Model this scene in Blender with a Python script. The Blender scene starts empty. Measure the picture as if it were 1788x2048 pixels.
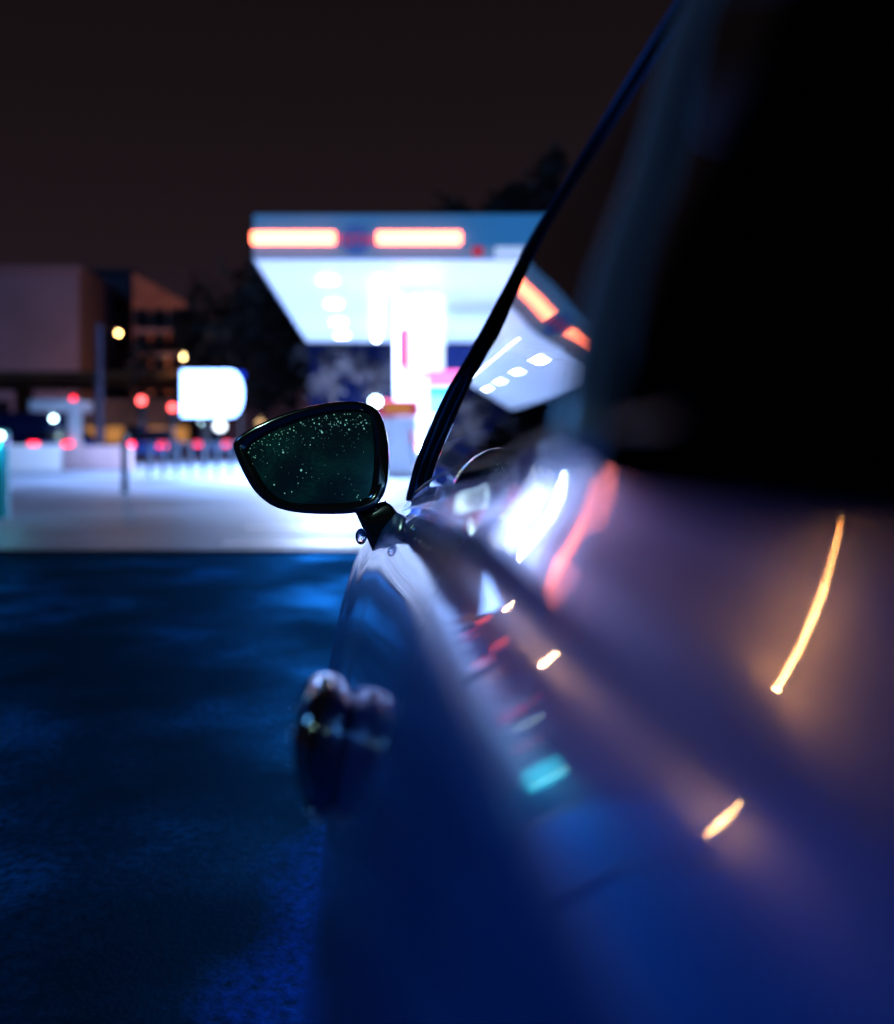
import bpy, bmesh, math, random
from mathutils import Vector, Matrix
random.seed(7)
sc = bpy.context.scene
C = sc.collection
PI = math.pi
F = 2196.0            # focal length in pixels of the 2048 px tall picture
CAMH = 0.95
VX, VY = 740.0, 880.0  # vanishing point of the street

# ------------------------------------------------------------------ camera
cam_d = bpy.data.cameras.new('camera')
cam = bpy.data.objects.new('camera', cam_d); C.objects.link(cam)
cam.location = (0, 0, CAMH); cam.rotation_euler = (PI / 2, 0, 0)
cam_d.sensor_width = 36; cam_d.sensor_fit = 'AUTO'
cam_d.lens = F / 2048 * 36
cam_d.shift_x = (894 - VX) / 2048
cam_d.shift_y = -(1024 - VY) / 2048
cam_d.clip_start = 0.005; cam_d.clip_end = 3000
cam_d.dof.use_dof = True
cam_d.dof.focus_distance = 1.87
cam_d.dof.aperture_fstop = 1.9
cam_d.dof.aperture_blades = 0
sc.camera = cam

# ------------------------------------------------------------------ world: city-lit night sky
w = bpy.data.worlds.new("World"); sc.world = w; w.use_nodes = True
nt = w.node_tree; nt.nodes.clear()
out = nt.nodes.new('ShaderNodeOutputWorld'); bg = nt.nodes.new('ShaderNodeBackground')
tc = nt.nodes.new('ShaderNodeTexCoord'); sp = nt.nodes.new('ShaderNodeSeparateXYZ'); rp = nt.nodes.new('ShaderNodeValToRGB')
nt.links.new(tc.outputs['Generated'], sp.inputs[0]); nt.links.new(sp.outputs['Z'], rp.inputs[0])
nt.links.new(rp.outputs[0], bg.inputs[0]); nt.links.new(bg.outputs[0], out.inputs[0])
cr = rp.color_ramp
cr.elements[0].position = 0.0; cr.elements[0].color = (.024, .013, .026, 1)
cr.elements[1].position = 1.0; cr.elements[1].color = (.0035, .0030, .0045, 1)
e = cr.elements.new(0.18); e.color = (.0125, .0075, .0095, 1)
e = cr.elements.new(0.42); e.color = (.0062, .0042, .0050, 1)
bg.inputs[1].default_value = 1.0

# one deep blue moon, low strength
sd = bpy.data.lights.new('moon', 'SUN'); sd.energy = .8; sd.angle = math.radians(12); sd.color = (.10, .42, 1.0)
so = bpy.data.objects.new('moon', sd); C.objects.link(so)
so.rotation_euler = (math.radians(52), 0, math.radians(-62))

sc.view_settings.view_transform = 'Standard'
sc.view_settings.look = 'None'
sc.view_settings.exposure = 0.0
sc.view_settings.gamma = 1.0
sc.cycles.use_denoising = True
sc.cycles.max_bounces = 8
sc.cycles.glossy_bounces = 5
sc.cycles.transparent_max_bounces = 16
sc.cycles.caustics_reflective = False
sc.cycles.caustics_refractive = False
sc.cycles.sample_clamp_indirect = 6.0
sc.cycles.blur_glossy = 0.3

# ------------------------------------------------------------------ materials
def mat(name, col, rough=.5, metal=0., coat=0., spec=.5, emit=None, es=1., noise=None, bump=None, tint=None, coat_rough=.02):
    m = bpy.data.materials.new(name); m.use_nodes = True
    n = m.node_tree.nodes; l = m.node_tree.links; b = n['Principled BSDF']
    b.inputs['Base Color'].default_value = (*col, 1)
    b.inputs['Roughness'].default_value = rough
    b.inputs['Metallic'].default_value = metal
    b.inputs['Coat Weight'].default_value = coat
    b.inputs['Coat Roughness'].default_value = coat_rough; b.inputs['Coat IOR'].default_value = 2.2
    b.inputs['Specular IOR Level'].default_value = spec
    if tint: b.inputs['Specular Tint'].default_value = (*tint, 1)
    if emit:
        b.inputs['Emission Color'].default_value = (*emit, 1); b.inputs['Emission Strength'].default_value = es
    t = n.new('ShaderNodeTexCoord')
    if noise:      # (scale, amount): uneven surface colour
        nz = n.new('ShaderNodeTexNoise'); nz.inputs['Scale'].default_value = noise[0]; nz.inputs['Detail'].default_value = 6
        l.new(t.outputs['Object'], nz.inputs['Vector'])
        r = n.new('ShaderNodeValToRGB'); a = noise[1]
        r.color_ramp.elements[0].position = .3; r.color_ramp.elements[1].position = .7
        r.color_ramp.elements[0].color = (*[max(0, c * (1 - a)) for c in col], 1)
        r.color_ramp.elements[1].color = (*[min(1, c * (1 + a)) for c in col], 1)
        l.new(nz.outputs[0], r.inputs[0]); l.new(r.outputs[0], b.inputs['Base Color'])
    if bump:
        nz = n.new('ShaderNodeTexNoise'); nz.inputs['Scale'].default_value = bump[0]; nz.inputs['Detail'].default_value = 4
        l.new(t.outputs['Object'], nz.inputs['Vector'])
        bp = n.new('ShaderNodeBump'); bp.inputs['Strength'].default_value = bump[1]; bp.inputs['Distance'].default_value = .01
        l.new(nz.outputs[0], bp.inputs['Height']); l.new(bp.outputs[0], b.inputs['Normal'])
    return m

def lamp_mat(name, col, s):
    m = bpy.data.materials.new(name); m.use_nodes = True
    n = m.node_tree.nodes; n.clear(); o = n.new('ShaderNodeOutputMaterial'); e = n.new('ShaderNodeEmission')
    e.inputs[0].default_value = (*col, 1); e.inputs[1].default_value = s; m.node_tree.links.new(e.outputs[0], o.inputs[0])
    return m

def glass_mat(name, tint, rough=0.0, ior=1.5):
    m = bpy.data.materials.new(name); m.use_nodes = True
    n = m.node_tree.nodes; l = m.node_tree.links; n.clear()
    o = n.new('ShaderNodeOutputMaterial'); mx = n.new('ShaderNodeMixShader'); fr = n.new('ShaderNodeFresnel')
    tr = n.new('ShaderNodeBsdfTransparent'); gl = n.new('ShaderNodeBsdfGlossy')
    fr.inputs[0].default_value = ior; tr.inputs[0].default_value = (*tint, 1); gl.inputs['Roughness'].default_value = rough
    l.new(fr.outputs[0], mx.inputs[0]); l.new(tr.outputs[0], mx.inputs[1]); l.new(gl.outputs[0], mx.inputs[2]); l.new(mx.outputs[0], o.inputs[0])
    return m

M = {}
M['paint'] = mat('blue_metallic_paint', (.002, .085, .46), rough=.42, metal=.30, coat=1.0, coat_rough=.012, spec=.0)
def add_haze(m, col, rough, fac):   # thin film of drizzle on the lacquer: a weak, wide gloss
    n = m.node_tree.nodes; l = m.node_tree.links; g_ = n.new('ShaderNodeBsdfGlossy'); ms = n.new('ShaderNodeMixShader')
    g_.inputs['Color'].default_value = (*col, 1); g_.inputs['Roughness'].default_value = rough; ms.inputs[0].default_value = fac
    prev = n['Material Output'].inputs['Surface'].links[0].from_socket
    l.new(prev, ms.inputs[1]); l.new(g_.outputs[0], ms.inputs[2]); l.new(ms.outputs[0], n['Material Output'].inputs['Surface'])
add_haze(M['paint'], (.42, .52, 1.0), .30, .22)
add_haze(M['paint'], (.9, .9, 1.0), .15, .13)
M['gloss_black'] = mat('gloss_black_trim', (.002, .002, .003), rough=.10, spec=.5, coat=.3)
M['satin_black'] = mat('satin_black_plastic', (.004, .004, .005), rough=.42)
M['matte_black'] = mat('matte_black_wrap', (.001, .001, .0015), rough=.7, spec=.0)
M['dark_glass'] = glass_mat('privacy_glass', (.05, .05, .07), ior=1.18)
M['rubber'] = mat('rubber', (.008, .008, .009), rough=.6, noise=(60, .5))
M['chrome'] = mat('chrome', (.75, .78, .82), rough=.08, metal=1)
M['rim'] = mat('polished_rim', (.35, .38, .45), rough=.22, metal=1)
M['interior'] = mat('cabin_black', (.006, .006, .008), rough=.7)
M['seat'] = mat('seat_leather', (.45, .45, .52), rough=.5, bump=(90, .3))
M['glass'] = glass_mat('tinted_glass', (.42, .45, .55), ior=1.65)
M['clear'] = glass_mat('clear_glass', (.8, .85, .9))
M['lens'] = glass_mat('lamp_lens', (.7, .75, .8))
M['tail_off'] = mat('tail_lens', (.25, .01, .01), rough=.1, coat=1)
M['concrete'] = mat('pale_wet_concrete', (.20, .25, .34), spec=.2, rough=.5, noise=(.28, .75), bump=(3, .25))
M['kerb'] = mat('kerb_stone', (.35, .36, .38), rough=.5, noise=(4, .2))
M['white'] = mat('white_cladding', (.78, .79, .80), rough=.35, noise=(.8, .04))
M['streak_white'] = mat('light_streak_white', (.75, .76, .76), rough=.4, noise=(5, .1))
M['soffit'] = mat('canopy_soffit_panel', (.80, .80, .82), rough=.35, noise=(.6, .03), emit=(.66, .80, 1.0), es=.34)  # added glow stands in for lamp light bounced up to the soffit
M['dark_navy'] = mat('dark_navy_cladding', (.003, .008, .045), rough=.7, spec=.05, noise=(1, .3))
M['steel'] = mat('painted_steel', (.05, .07, .10), rough=.4, metal=.3, noise=(6, .3))
M['teal_post'] = mat('teal_painted_metal', (.01, .10, .16), rough=.4, noise=(8, .3))
M['red'] = mat('red_panel', (.65, .02, .05), rough=.3, noise=(3, .1))
M['teal'] = mat('teal_panel', (.0, .35, .38), rough=.3, noise=(3, .1))
M['sky_blue'] = mat('sky_blue_panel', (.10, .45, .75), rough=.3, noise=(3, .1))
M['yellow'] = mat('yellow_panel', (.75, .55, .10), rough=.3, noise=(3, .1))
M['blue'] = mat('blue_panel', (.02, .16, .60), rough=.3, noise=(3, .1))
M['leaf'] = mat('night_foliage', (.009, .008, .008), rough=.7, noise=(2, .6))
M['bark'] = mat('bark', (.03, .022, .018), rough=.8, noise=(6, .4))
M['wall_pale'] = mat('pale_rendered_wall', (.26, .21, .28), rough=.8, noise=(.15, .2))
M['wall_brown'] = mat('brown_brick_wall', (.36, .16, .10), rough=.8, noise=(.8, .35))
M['wall_dark'] = mat('dark_violet_wall', (.07, .05, .08), rough=.8, noise=(.4, .3))
M['pane_dark'] = mat('dark_window_pane', (.01, .012, .02), rough=.12)
M['pane_lit'] = lamp_mat('lit_window', (1, .42, .12), .5)
M['bridge'] = mat('bridge_concrete', (.12, .06, .025), rough=.8, noise=(.6, .3))

# wet asphalt: blue black, with damp patches of its own
def asphalt():
    m = mat('wet_asphalt', (.02, .05, .12), rough=.45)
    n = m.node_tree.nodes; l = m.node_tree.links; b = n['Principled BSDF']
    t = n.new('ShaderNodeTexCoord'); mp = n.new('ShaderNodeMapping'); mp.inputs['Scale'].default_value = (1, .8, 1)
    l.new(t.outputs['Object'], mp.inputs[0])
    big = n.new('ShaderNodeTexNoise'); big.inputs['Scale'].default_value = 1.3; big.inputs['Detail'].default_value = 5
    fine = n.new('ShaderNodeTexNoise'); fine.inputs['Scale'].default_value = 38; fine.inputs['Detail'].default_value = 9; fine.inputs['Roughness'].default_value = .7
    vor = n.new('ShaderNodeTexVoronoi'); vor.inputs['Scale'].default_value = 90
    for x in (big, fine, vor): l.new(mp.outputs[0], x.inputs['Vector'])
    r = n.new('ShaderNodeValToRGB'); r.color_ramp.elements[0].position = .43; r.color_ramp.elements[1].position = .63
    r.color_ramp.elements[0].color = (.0015, .004, .004, 1); r.color_ramp.elements[1].color = (.004, .085, .25, 1)
    e = r.color_ramp.elements.new(.54); e.color = (.0015, .026, .075, 1)
    l.new(big.outputs[0], r.inputs[0])
    r2 = n.new('ShaderNodeMapRange'); r2.inputs[1].default_value = .35; r2.inputs[2].default_value = .68; r2.inputs[3].default_value = .1; r2.inputs[4].default_value = 2.0
    l.new(fine.outputs[0], r2.inputs[0])
    # blue strip along the car: light thrown off the body, put into the colour
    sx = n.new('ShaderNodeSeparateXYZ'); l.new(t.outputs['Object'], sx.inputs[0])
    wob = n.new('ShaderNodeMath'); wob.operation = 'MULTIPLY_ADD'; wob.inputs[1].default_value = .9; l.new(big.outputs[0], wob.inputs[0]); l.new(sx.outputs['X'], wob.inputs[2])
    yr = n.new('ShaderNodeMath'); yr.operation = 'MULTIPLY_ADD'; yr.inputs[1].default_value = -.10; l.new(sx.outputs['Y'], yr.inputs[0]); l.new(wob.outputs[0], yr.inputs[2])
    shine_mask = n.new('ShaderNodeMapRange'); shine_mask.inputs[1].default_value = -.06; shine_mask.inputs[2].default_value = .10; l.new(yr.outputs[0], shine_mask.inputs[0])
    shine_mix = n.new('ShaderNodeMixRGB'); shine_mix.inputs[2].default_value = (.010, .060, .52, 1); l.new(shine_mask.outputs[0], shine_mix.inputs[0]); l.new(r.outputs[0], shine_mix.inputs[1])
    mx = n.new('ShaderNodeVectorMath'); mx.operation = 'SCALE'
    l.new(shine_mix.outputs[0], mx.inputs[0]); l.new(r2.outputs[0], mx.inputs['Scale']); l.new(mx.outputs[0], b.inputs['Base Color'])
    rr = n.new('ShaderNodeMapRange'); rr.inputs[1].default_value = .35; rr.inputs[2].default_value = .65; rr.inputs[3].default_value = .62; rr.inputs[4].default_value = .34
    l.new(big.outputs[0], rr.inputs[0]); l.new(rr.outputs[0], b.inputs['Roughness'])
    ad = n.new('ShaderNodeMath'); ad.operation = 'MULTIPLY_ADD'; ad.inputs[1].default_value = .35; l.new(vor.outputs['Distance'], ad.inputs[0]); l.new(fine.outputs[0], ad.inputs[2])
    bp = n.new('ShaderNodeBump'); bp.inputs['Strength'].default_value = .45; bp.inputs['Distance'].default_value = .003
    l.new(ad.outputs[0], bp.inputs['Height']); l.new(bp.outputs[0], b.inputs['Normal'])
    df = n.new('ShaderNodeBsdfDiffuse'); gl = n.new('ShaderNodeBsdfGlossy'); ms = n.new('ShaderNodeMixShader'); ms.inputs[0].default_value = .12
    gl.inputs['Color'].default_value = (.02, .28, .70, 1)
    l.new(mx.outputs[0], df.inputs['Color']); l.new(bp.outputs[0], df.inputs['Normal']); l.new(bp.outputs[0], gl.inputs['Normal']); l.new(rr.outputs[0], gl.inputs['Roughness'])
    l.new(df.outputs[0], ms.inputs[1]); l.new(gl.outputs[0], ms.inputs[2]); l.new(ms.outputs[0], n['Material Output'].inputs['Surface'])
    return m
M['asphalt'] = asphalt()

# ------------------------------------------------------------------ mesh helpers
class MB:
    def __init__(s): s.v = []; s.f = []; s.m = []
    def add(s, vs, fs, mi=0):
        o = len(s.v); s.v += [tuple(v) for v in vs]; s.f += [tuple(i + o for i in f) for f in fs]; s.m += [mi] * len(fs); return s
    def box(s, x0, x1, y0, y1, z0, z1, mi=0):
        vs = [(x, y, z) for z in (z0, z1) for y in (y0, y1) for x in (x0, x1)]
        return s.add(vs, [(0, 2, 3, 1), (4, 5, 7, 6), (0, 1, 5, 4), (2, 6, 7, 3), (0, 4, 6, 2), (1, 3, 7, 5)], mi)
    def tube(s, pts, rad, n=12, caps=True, mi=0, flat=1.0):
        pts = [Vector(p) for p in pts]; rad = rad if isinstance(rad, (list, tuple)) else [rad] * len(pts)
        vs = []; up = Vector((0, 0, 1))
        for i, p in enumerate(pts):
            d = (pts[min(i + 1, len(pts) - 1)] - pts[max(i - 1, 0)]).normalized()
            a = d.cross(up);  a = a.normalized() if a.length > 1e-3 else Vector((1, 0, 0))
            b = a.cross(d).normalized()
            for k in range(n):
                t = 2 * PI * k / n; vs.append(p + a * math.cos(t) * rad[i] + b * math.sin(t) * rad[i] * flat)
        fs = [(i * n + k, i * n + (k + 1) % n, (i + 1) * n + (k + 1) % n, (i + 1) * n + k) for i in range(len(pts) - 1) for k in range(n)]
        if caps: fs += [tuple(range(n - 1, -1, -1)), tuple(range((len(pts) - 1) * n, len(pts) * n))]
        return s.add(vs, fs, mi)
    def lathe(s, prof, c, axis='x', n=40, mi=0, ang=0.0):
        # prof: (radius, offset along the axis)
        vs = []
        for r, o in prof:
            for k in range(n):
                t = 2 * PI * k / n
                if axis == 'x': v = Vector((o, r * math.cos(t), r * math.sin(t)))
                elif axis == 'z': v = Vector((r * math.cos(t), r * math.sin(t), o))
                else: v = Vector((r * math.cos(t), o, r * math.sin(t)))
                if ang: v = Matrix.Rotation(ang, 3, 'Z') @ v
                vs.append(v + Vector(c))
        fs = [(i * n + k, i * n + (k + 1) % n, (i + 1) * n + (k + 1) % n, (i + 1) * n + k) for i in range(len(prof) - 1) for k in range(n)]
        return s.add(vs, fs, mi)
    def ball(s, c, r, n=14, m=9, sq=(1, 1, 1), mi=0):
        vs = []
        for i in range(m + 1):
            a = PI * i / m
            for k in range(n):
                t = 2 * PI * k / n
                vs.append((c[0] + r * sq[0] * math.sin(a) * math.cos(t), c[1] + r * sq[1] * math.sin(a) * math.sin(t), c[2] + r * sq[2] * math.cos(a)))
        fs = [(i * n + k, (i + 1) * n + k, (i + 1) * n + (k + 1) % n, i * n + (k + 1) % n) for i in range(m) for k in range(n)]
        return s.add(vs, fs, mi)
    def build(s, name, mats, parent=None, smooth=False, bevel=0, sub=0, loc=None, angle=40):
        me = bpy.data.meshes.new(name); me.from_pydata(s.v, [], s.f)
        mats = mats if isinstance(mats, (list, tuple)) else [mats]
        for m_ in mats: me.materials.append(m_)
        for p, i in zip(me.polygons, s.m): p.material_index = i
        bm = bmesh.new(); bm.from_mesh(me); bmesh.ops.remove_doubles(bm, verts=bm.verts, dist=1e-5)
        bmesh.ops.recalc_face_normals(bm, faces=bm.faces); bm.to_mesh(me); bm.free()
        if smooth:
            for p in me.polygons: p.use_smooth = True
            if angle < 180:
                bm = bmesh.new(); bm.from_mesh(me)
                for e_ in bm.edges:
                    if len(e_.link_faces) == 2 and e_.calc_face_angle(0) > math.radians(angle): e_.smooth = False
                bm.to_mesh(me); bm.free()
        o = bpy.data.objects.new(name, me); C.objects.link(o)
        if parent: o.parent = parent
        if loc: o.location = loc
        if bevel:
            b = o.modifiers.new('bevel', 'BEVEL'); b.width = bevel; b.segments = 3; b.limit_method = 'ANGLE'; b.harden_normals = False
            for p in me.polygons: p.use_smooth = True
        if sub:
            b = o.modifiers.new('sub', 'SUBSURF'); b.levels = sub; b.render_levels = sub
        return o

def tag(o, label=None, cat=None, group=None, kind=None):
    if label: o['label'] = label
    if cat: o['category'] = cat
    if group: o['group'] = group
    if kind: o['kind'] = kind
    return o
def empty(name, loc=(0, 0, 0), rz=0.0):
    o = bpy.data.objects.new(name, None); C.objects.link(o); o.location = loc; o.rotation_euler = (0, 0, rz); o.empty_display_size = .2
    return o
def copy_tree(o, parent=None):
    c = o.copy(); C.objects.link(c); c.parent = parent
    for ch in list(o.children): copy_tree(ch, c)
    return c
def at(px, py, Y):
    return Vector(((px - VX) / F * Y, Y, CAMH + (VY - py) / F * Y))
def lerp(a, b, t): return a + (b - a) * t
def interp(x, xs, ys):
    if x <= xs[0]: return ys[0]
    for i in range(len(xs) - 1):
        if x <= xs[i + 1]: return lerp(ys[i], ys[i + 1], (x - xs[i]) / (xs[i + 1] - xs[i]))
    return ys[-1]
def smooth_interp(x, xs, ys):     # monotone-ish cubic through the points
    if x <= xs[0]: return ys[0]
    if x >= xs[-1]: return ys[-1]
    n = len(xs); i = max(k for k in range(n - 1) if xs[k] <= x)
    d = [(ys[k + 1] - ys[k]) / (xs[k + 1] - xs[k]) for k in range(n - 1)]
    def tg(k):
        if k == 0: return d[0]
        if k == n - 1: return d[-1]
        return 0 if d[k - 1] * d[k] <= 0 else 2 * d[k - 1] * d[k] / (d[k - 1] + d[k])
    hh = xs[i + 1] - xs[i]; t = (x - xs[i]) / hh; a, b = tg(i) * hh, tg(i + 1) * hh
    return (2*t**3 - 3*t*t + 1) * ys[i] + (t**3 - 2*t*t + t) * a + (-2*t**3 + 3*t*t) * ys[i + 1] + (t**3 - t*t) * b

# ------------------------------------------------------------------ the ground
g = MB(); g.add([(-400, -60, 0), (400, -60, 0), (400, 900, 0), (-400, 900, 0)], [(0, 1, 2, 3)])
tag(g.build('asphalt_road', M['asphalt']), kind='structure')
fc = MB(); Y0 = 9.07
fc.add([(-26, Y0 + .35, .03), (40, Y0 - .25, .03), (40, 60, .03), (-26, 60, .03), (-26, Y0 + .35, 0), (40, Y0 - .25, 0), (40, 60, 0), (-26, 60, 0)],
       [(0, 1, 2, 3), (4, 5, 1, 0), (7, 4, 0, 3), (5, 6, 2, 1)])
tag(fc.build('forecourt_pavement', M['concrete']), kind='structure')
ln = MB()  # white strips stand for wet streaks of light on the forecourt
for y in (9.55, 11.3): ln.box(-1.3, 14, y, y + .33, .034, .036)
tag(ln.build('light_streaks', M['streak_white']), kind='structure')

# ------------------------------------------------------------------ petrol station canopy
CX0, CX1, CY0, CY1, CZ = -2.50, 9.5, 23.5, 43.2, 4.80
LIGHT = (.42, .60, 1.0)
M['soffit_lamp'] = lamp_mat('soffit_lamp', (.75, .88, 1.0), 30)
M['fascia_lit'] = mat('backlit_fascia', (.05, .2, .35), rough=.3, emit=(.018, .13, .34), es=.75, noise=(1.2, .1))
M['fascia_low'] = mat('backlit_fascia_lower', (.1, .15, .25), rough=.3, emit=(.10, .19, .36), es=.8)
M['strip_lamp'] = lamp_mat('red_orange_strip', (1.0, .17, .09), 11)
M['red_letter'] = mat('red_letters', (.6, .02, .03), emit=(.7, .02, .05), es=.45)
M['white_letter'] = mat('white_letters', (.7, .8, .9), emit=(.45, .6, .85), es=.8)
M['emblem'] = mat('emblem_blue', (.02, .05, .25), emit=(.03, .09, .32), es=.8)
can = empty('canopy', ((CX0 + CX1) / 2, CY0, 0))
tag(can, 'petrol station canopy with teal lit fascia and white underside given a glow', 'canopy')
inv = Matrix.Translation(can.location).inverted()
def under(o, root):
    o.parent = root; o.matrix_parent_inverse = Matrix.Translation(root.location).inverted(); return o
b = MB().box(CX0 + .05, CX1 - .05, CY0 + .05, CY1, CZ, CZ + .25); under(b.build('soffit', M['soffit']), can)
b = MB().box(CX0 + .3, CX1 - .3, CY0 + .4, CY1 - .3, CZ + .25, CZ + .95); under(b.build('roof_deck', M['steel']), can)
b = MB().box(CX0 + .02, CX1, CY0, CY0 + .048, CZ + .27, CZ + .98)
b.box(CX0, CX0 + .048, CY0 + .05, CY1, CZ + .27, CZ + .98); b.box(CX1 + .002, CX1 + .05, CY0, CY1, CZ + .27, CZ + .98)
under(b.build('fascia', M['fascia_lit']), can)
b = MB().box(CX0 + .02, CX1, CY0 - .005, CY0 + .048, CZ + .02, CZ + .265); b.box(CX0, CX0 + .048, CY0 + .05, CY1, CZ + .02, CZ + .265)
under(b.build('fascia_trim', M['fascia_low']), can)
for px0, px1 in ((505, 670), (754, 921)):
    a_ = at(px0, 477, CY0); c_ = at(px1, 477, CY0)
    b = MB().tube([a_ + Vector((0, -.07, 0)), c_ + Vector((0, -.07, 0))], .13, n=14)
    under(b.build('strip_light', M['strip_lamp'], smooth=True), can)
cc = at(712, 480, CY0)
b = MB().lathe([(0, -.03), (.30, -.03), (.33, 0)], cc, axis='y', n=32); under(b.build('emblem', M['emblem']), can)
for bx in (-1.02, 4.7, 7.8):
    for y in (26.4, 31.0, 35.7, 40.3):
        b = MB().box(bx - .19, bx + .19, y - .19, y + .19, CZ - .05, CZ - .004)
        o = under(b.build('soffit_light', M['soffit_lamp'], bevel=.02), can)
        ld = bpy.data.lights.new('soffit_light_glow', 'AREA'); ld.size = .4; ld.energy = 2900; ld.color = LIGHT; ld.spread = math.radians(165)
        lo = bpy.data.objects.new('soffit_light_glow', ld); C.objects.link(lo); lo.location = (bx, y, CZ - .07); lo['kind'] = 'structure'
def text(body, size, loc, m, name, parent, mirror=False, ext=.02, align='LEFT', rot=(PI / 2, 0, 0)):
    cu = bpy.data.curves.new(name, 'FONT'); cu.body = body; cu.size = size; cu.extrude = ext; cu.align_x = align; cu.align_y = 'CENTER'
    cu.offset = .004 * size
    to = bpy.data.objects.new(name, cu); C.objects.link(to)
    dg = bpy.context.evaluated_depsgraph_get(); me = bpy.data.meshes.new_from_object(to.evaluated_get(dg))
    bpy.data.objects.remove(to); me.materials.clear(); me.materials.append(m)
    o = bpy.data.objects.new(name, me); C.objects.link(o); o.location = loc; o.rotation_euler = rot
    o.parent = parent; o.matrix_parent_inverse = Matrix.Translation(parent.location).inverted()
    return o
p_ = at(712, 482, CY0); text('TOTAL', .30, (p_.x, CY0 - .06, p_.z), M['red_letter'], 'fascia_lettering', can, align='CENTER')
under(MB().box(.18, .30, 26, 42, CZ - .05, CZ - .004).build('tube_light', M['soffit_lamp']), can)
p_ = at(945, 503, CY0); b = MB().box(p_.x, p_.x + .22, CY0 - .03, CY0 - .008, p_.z - .1, p_.z + .1); under(b.build('red_mark', M['red_letter']), can)
p_ = at(990, 505, CY0); b = MB().box(p_.x, p_.x + .62, CY0 - .03, CY0 - .008, p_.z - .12, p_.z + .12); under(b.build('white_plate', M['white_letter']), can)

# columns
def column(x, y, w_, d_, wide=None, label=''):
    r = empty('canopy_column', (x, y, 0)); tag(r, label, 'column', 'white columns under the canopy')
    under(MB().box(x - w_ / 2, x + w_ / 2, y - d_ / 2, y + d_ / 2, .03, CZ - .002).build('column_shaft', M['white'], bevel=.03), r)
    under(MB().box(x - w_ / 2 - .08, x + w_ / 2 + .08, y - d_ / 2 - .08, y + d_ / 2 + .08, .03, .22).build('column_foot', M['kerb'], bevel=.02), r)
    return r
p_ = at(822, 880, 28.0)
M['lit_panel'] = lamp_mat('lit_white_panel', (.62, .78, 1.0), 2.4)
col1 = column(p_.x, 28.0, .82, .6, label='white front column behind the mirror, carrying a lit box high up')
x0 = at(815, 0, 27.6).x; x1 = at(886, 0, 27.6).x
under(MB().box(x0 + .05, x1, 27.2, 27.68, at(0, 738, 27.2).z, CZ - .25).build('lit_box', M['lit_panel'], bevel=.04), col1)
under(MB().box(at(797, 0, 27).x, at(818, 0, 27).x, 27.55, 27.69, at(0, 730, 27).z, at(0, 650, 27).z).build('red_side_sign', M['red'], bevel=.02), col1)
col2 = column(2.4, 39.0, .6, .6, label='white rear column behind the coloured kiosk')
col3 = column(6.8, 28.0, .8, .6, label='white column at the right end of the canopy')

# fuel pumps
def pump(x, y, label):
    r = empty('fuel_pump', (x, y, .03)); tag(r, label, 'fuel pump', 'fuel pumps on the island')
    def p(bx, nm, m, bv=.02): return bx.build(nm, m, r, bevel=bv)
    p(MB().box(-.45, .45, -.28, .28, .15, 1.45), 'cabinet', M['white'], .03)
    p(MB().box(-.50, .50, -.32, .32, 1.47, 1.85), 'head', M['red'], .04)
    p(MB().box(-.32, .32, -.335, -.30, 1.55, 1.76), 'display', M['pane_lit'], .0)
    p(MB().box(-.62, .62, -.45, .45, 0, .148), 'island', M['kerb'], .03)
    for s in (-1, 1):
        hs = MB().tube([(s * .40, -.30, 1.40), (s * .55, -.42, 1.1), (s * .56, -.45, .55), (s * .40, -.40, .32), (s * .34, -.32, .9)], .022, n=8)
        h = hs.build('hose', M['rubber'], r, smooth=True)
        MB().box(s * .34 - .035, s * .34 + .035, -.36, -.285, .85, 1.12).build('nozzle', M['red'], h, bevel=.01)
    return r
pump(at(812, 0, 27.5).x - .25, 25.9, 'white fuel pump with red head at the foot of the front column')
pump(3.4, 25.9, 'white fuel pump with red head right of the coloured kiosk')

# coloured kiosk
kx0, kx1, ky = at(850, 0, 31).x, 5.2, 31.0
ks = empty('kiosk', ((kx0 + kx1) / 2, ky, 0)); tag(ks, 'station kiosk striped red, teal, light blue, yellow and blue', 'kiosk')
under(MB().box(kx0 + .02, kx1 - .02, ky + .1, ky + 3, .032, at(0, 690, ky).z - .1).build('kiosk_wall', M['dark_navy']), ks)
zz = lambda py: at(0, py, ky).z
M['k_red'] = mat('lit_red_band', (.6, .05, .12), emit=(.60, .06, .16), es=.7)
M['k_teal'] = mat('lit_teal_band', (.0, .35, .38), emit=(.0, .36, .42), es=.7)
M['k_sky'] = mat('lit_sky_band', (.1, .45, .75), emit=(.12, .50, .85), es=.8)
M['k_yel'] = mat('lit_yellow_band', (.6, .5, .2), emit=(.45, .42, .22), es=.8)
M['k_blue'] = mat('lit_blue_band', (.02, .2, .6), emit=(.03, .28, .72), es=.7)
for nm, z0_, z1_, m_ in (('fascia_board', 740, 690, 'dark_navy'), ('red_band', 772, 741, 'k_red'), ('teal_band', 790, 773, 'k_teal'), ('light_blue_band', 828, 791, 'k_sky'), ('yellow_band', 876, 829, 'k_yel'), ('blue_band', 925, 877, 'k_blue')):
    under(MB().box(kx0, kx1, ky, ky + .09, zz(z0_) + .01, zz(z1_)).build(nm, M[m_]), ks)

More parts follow.
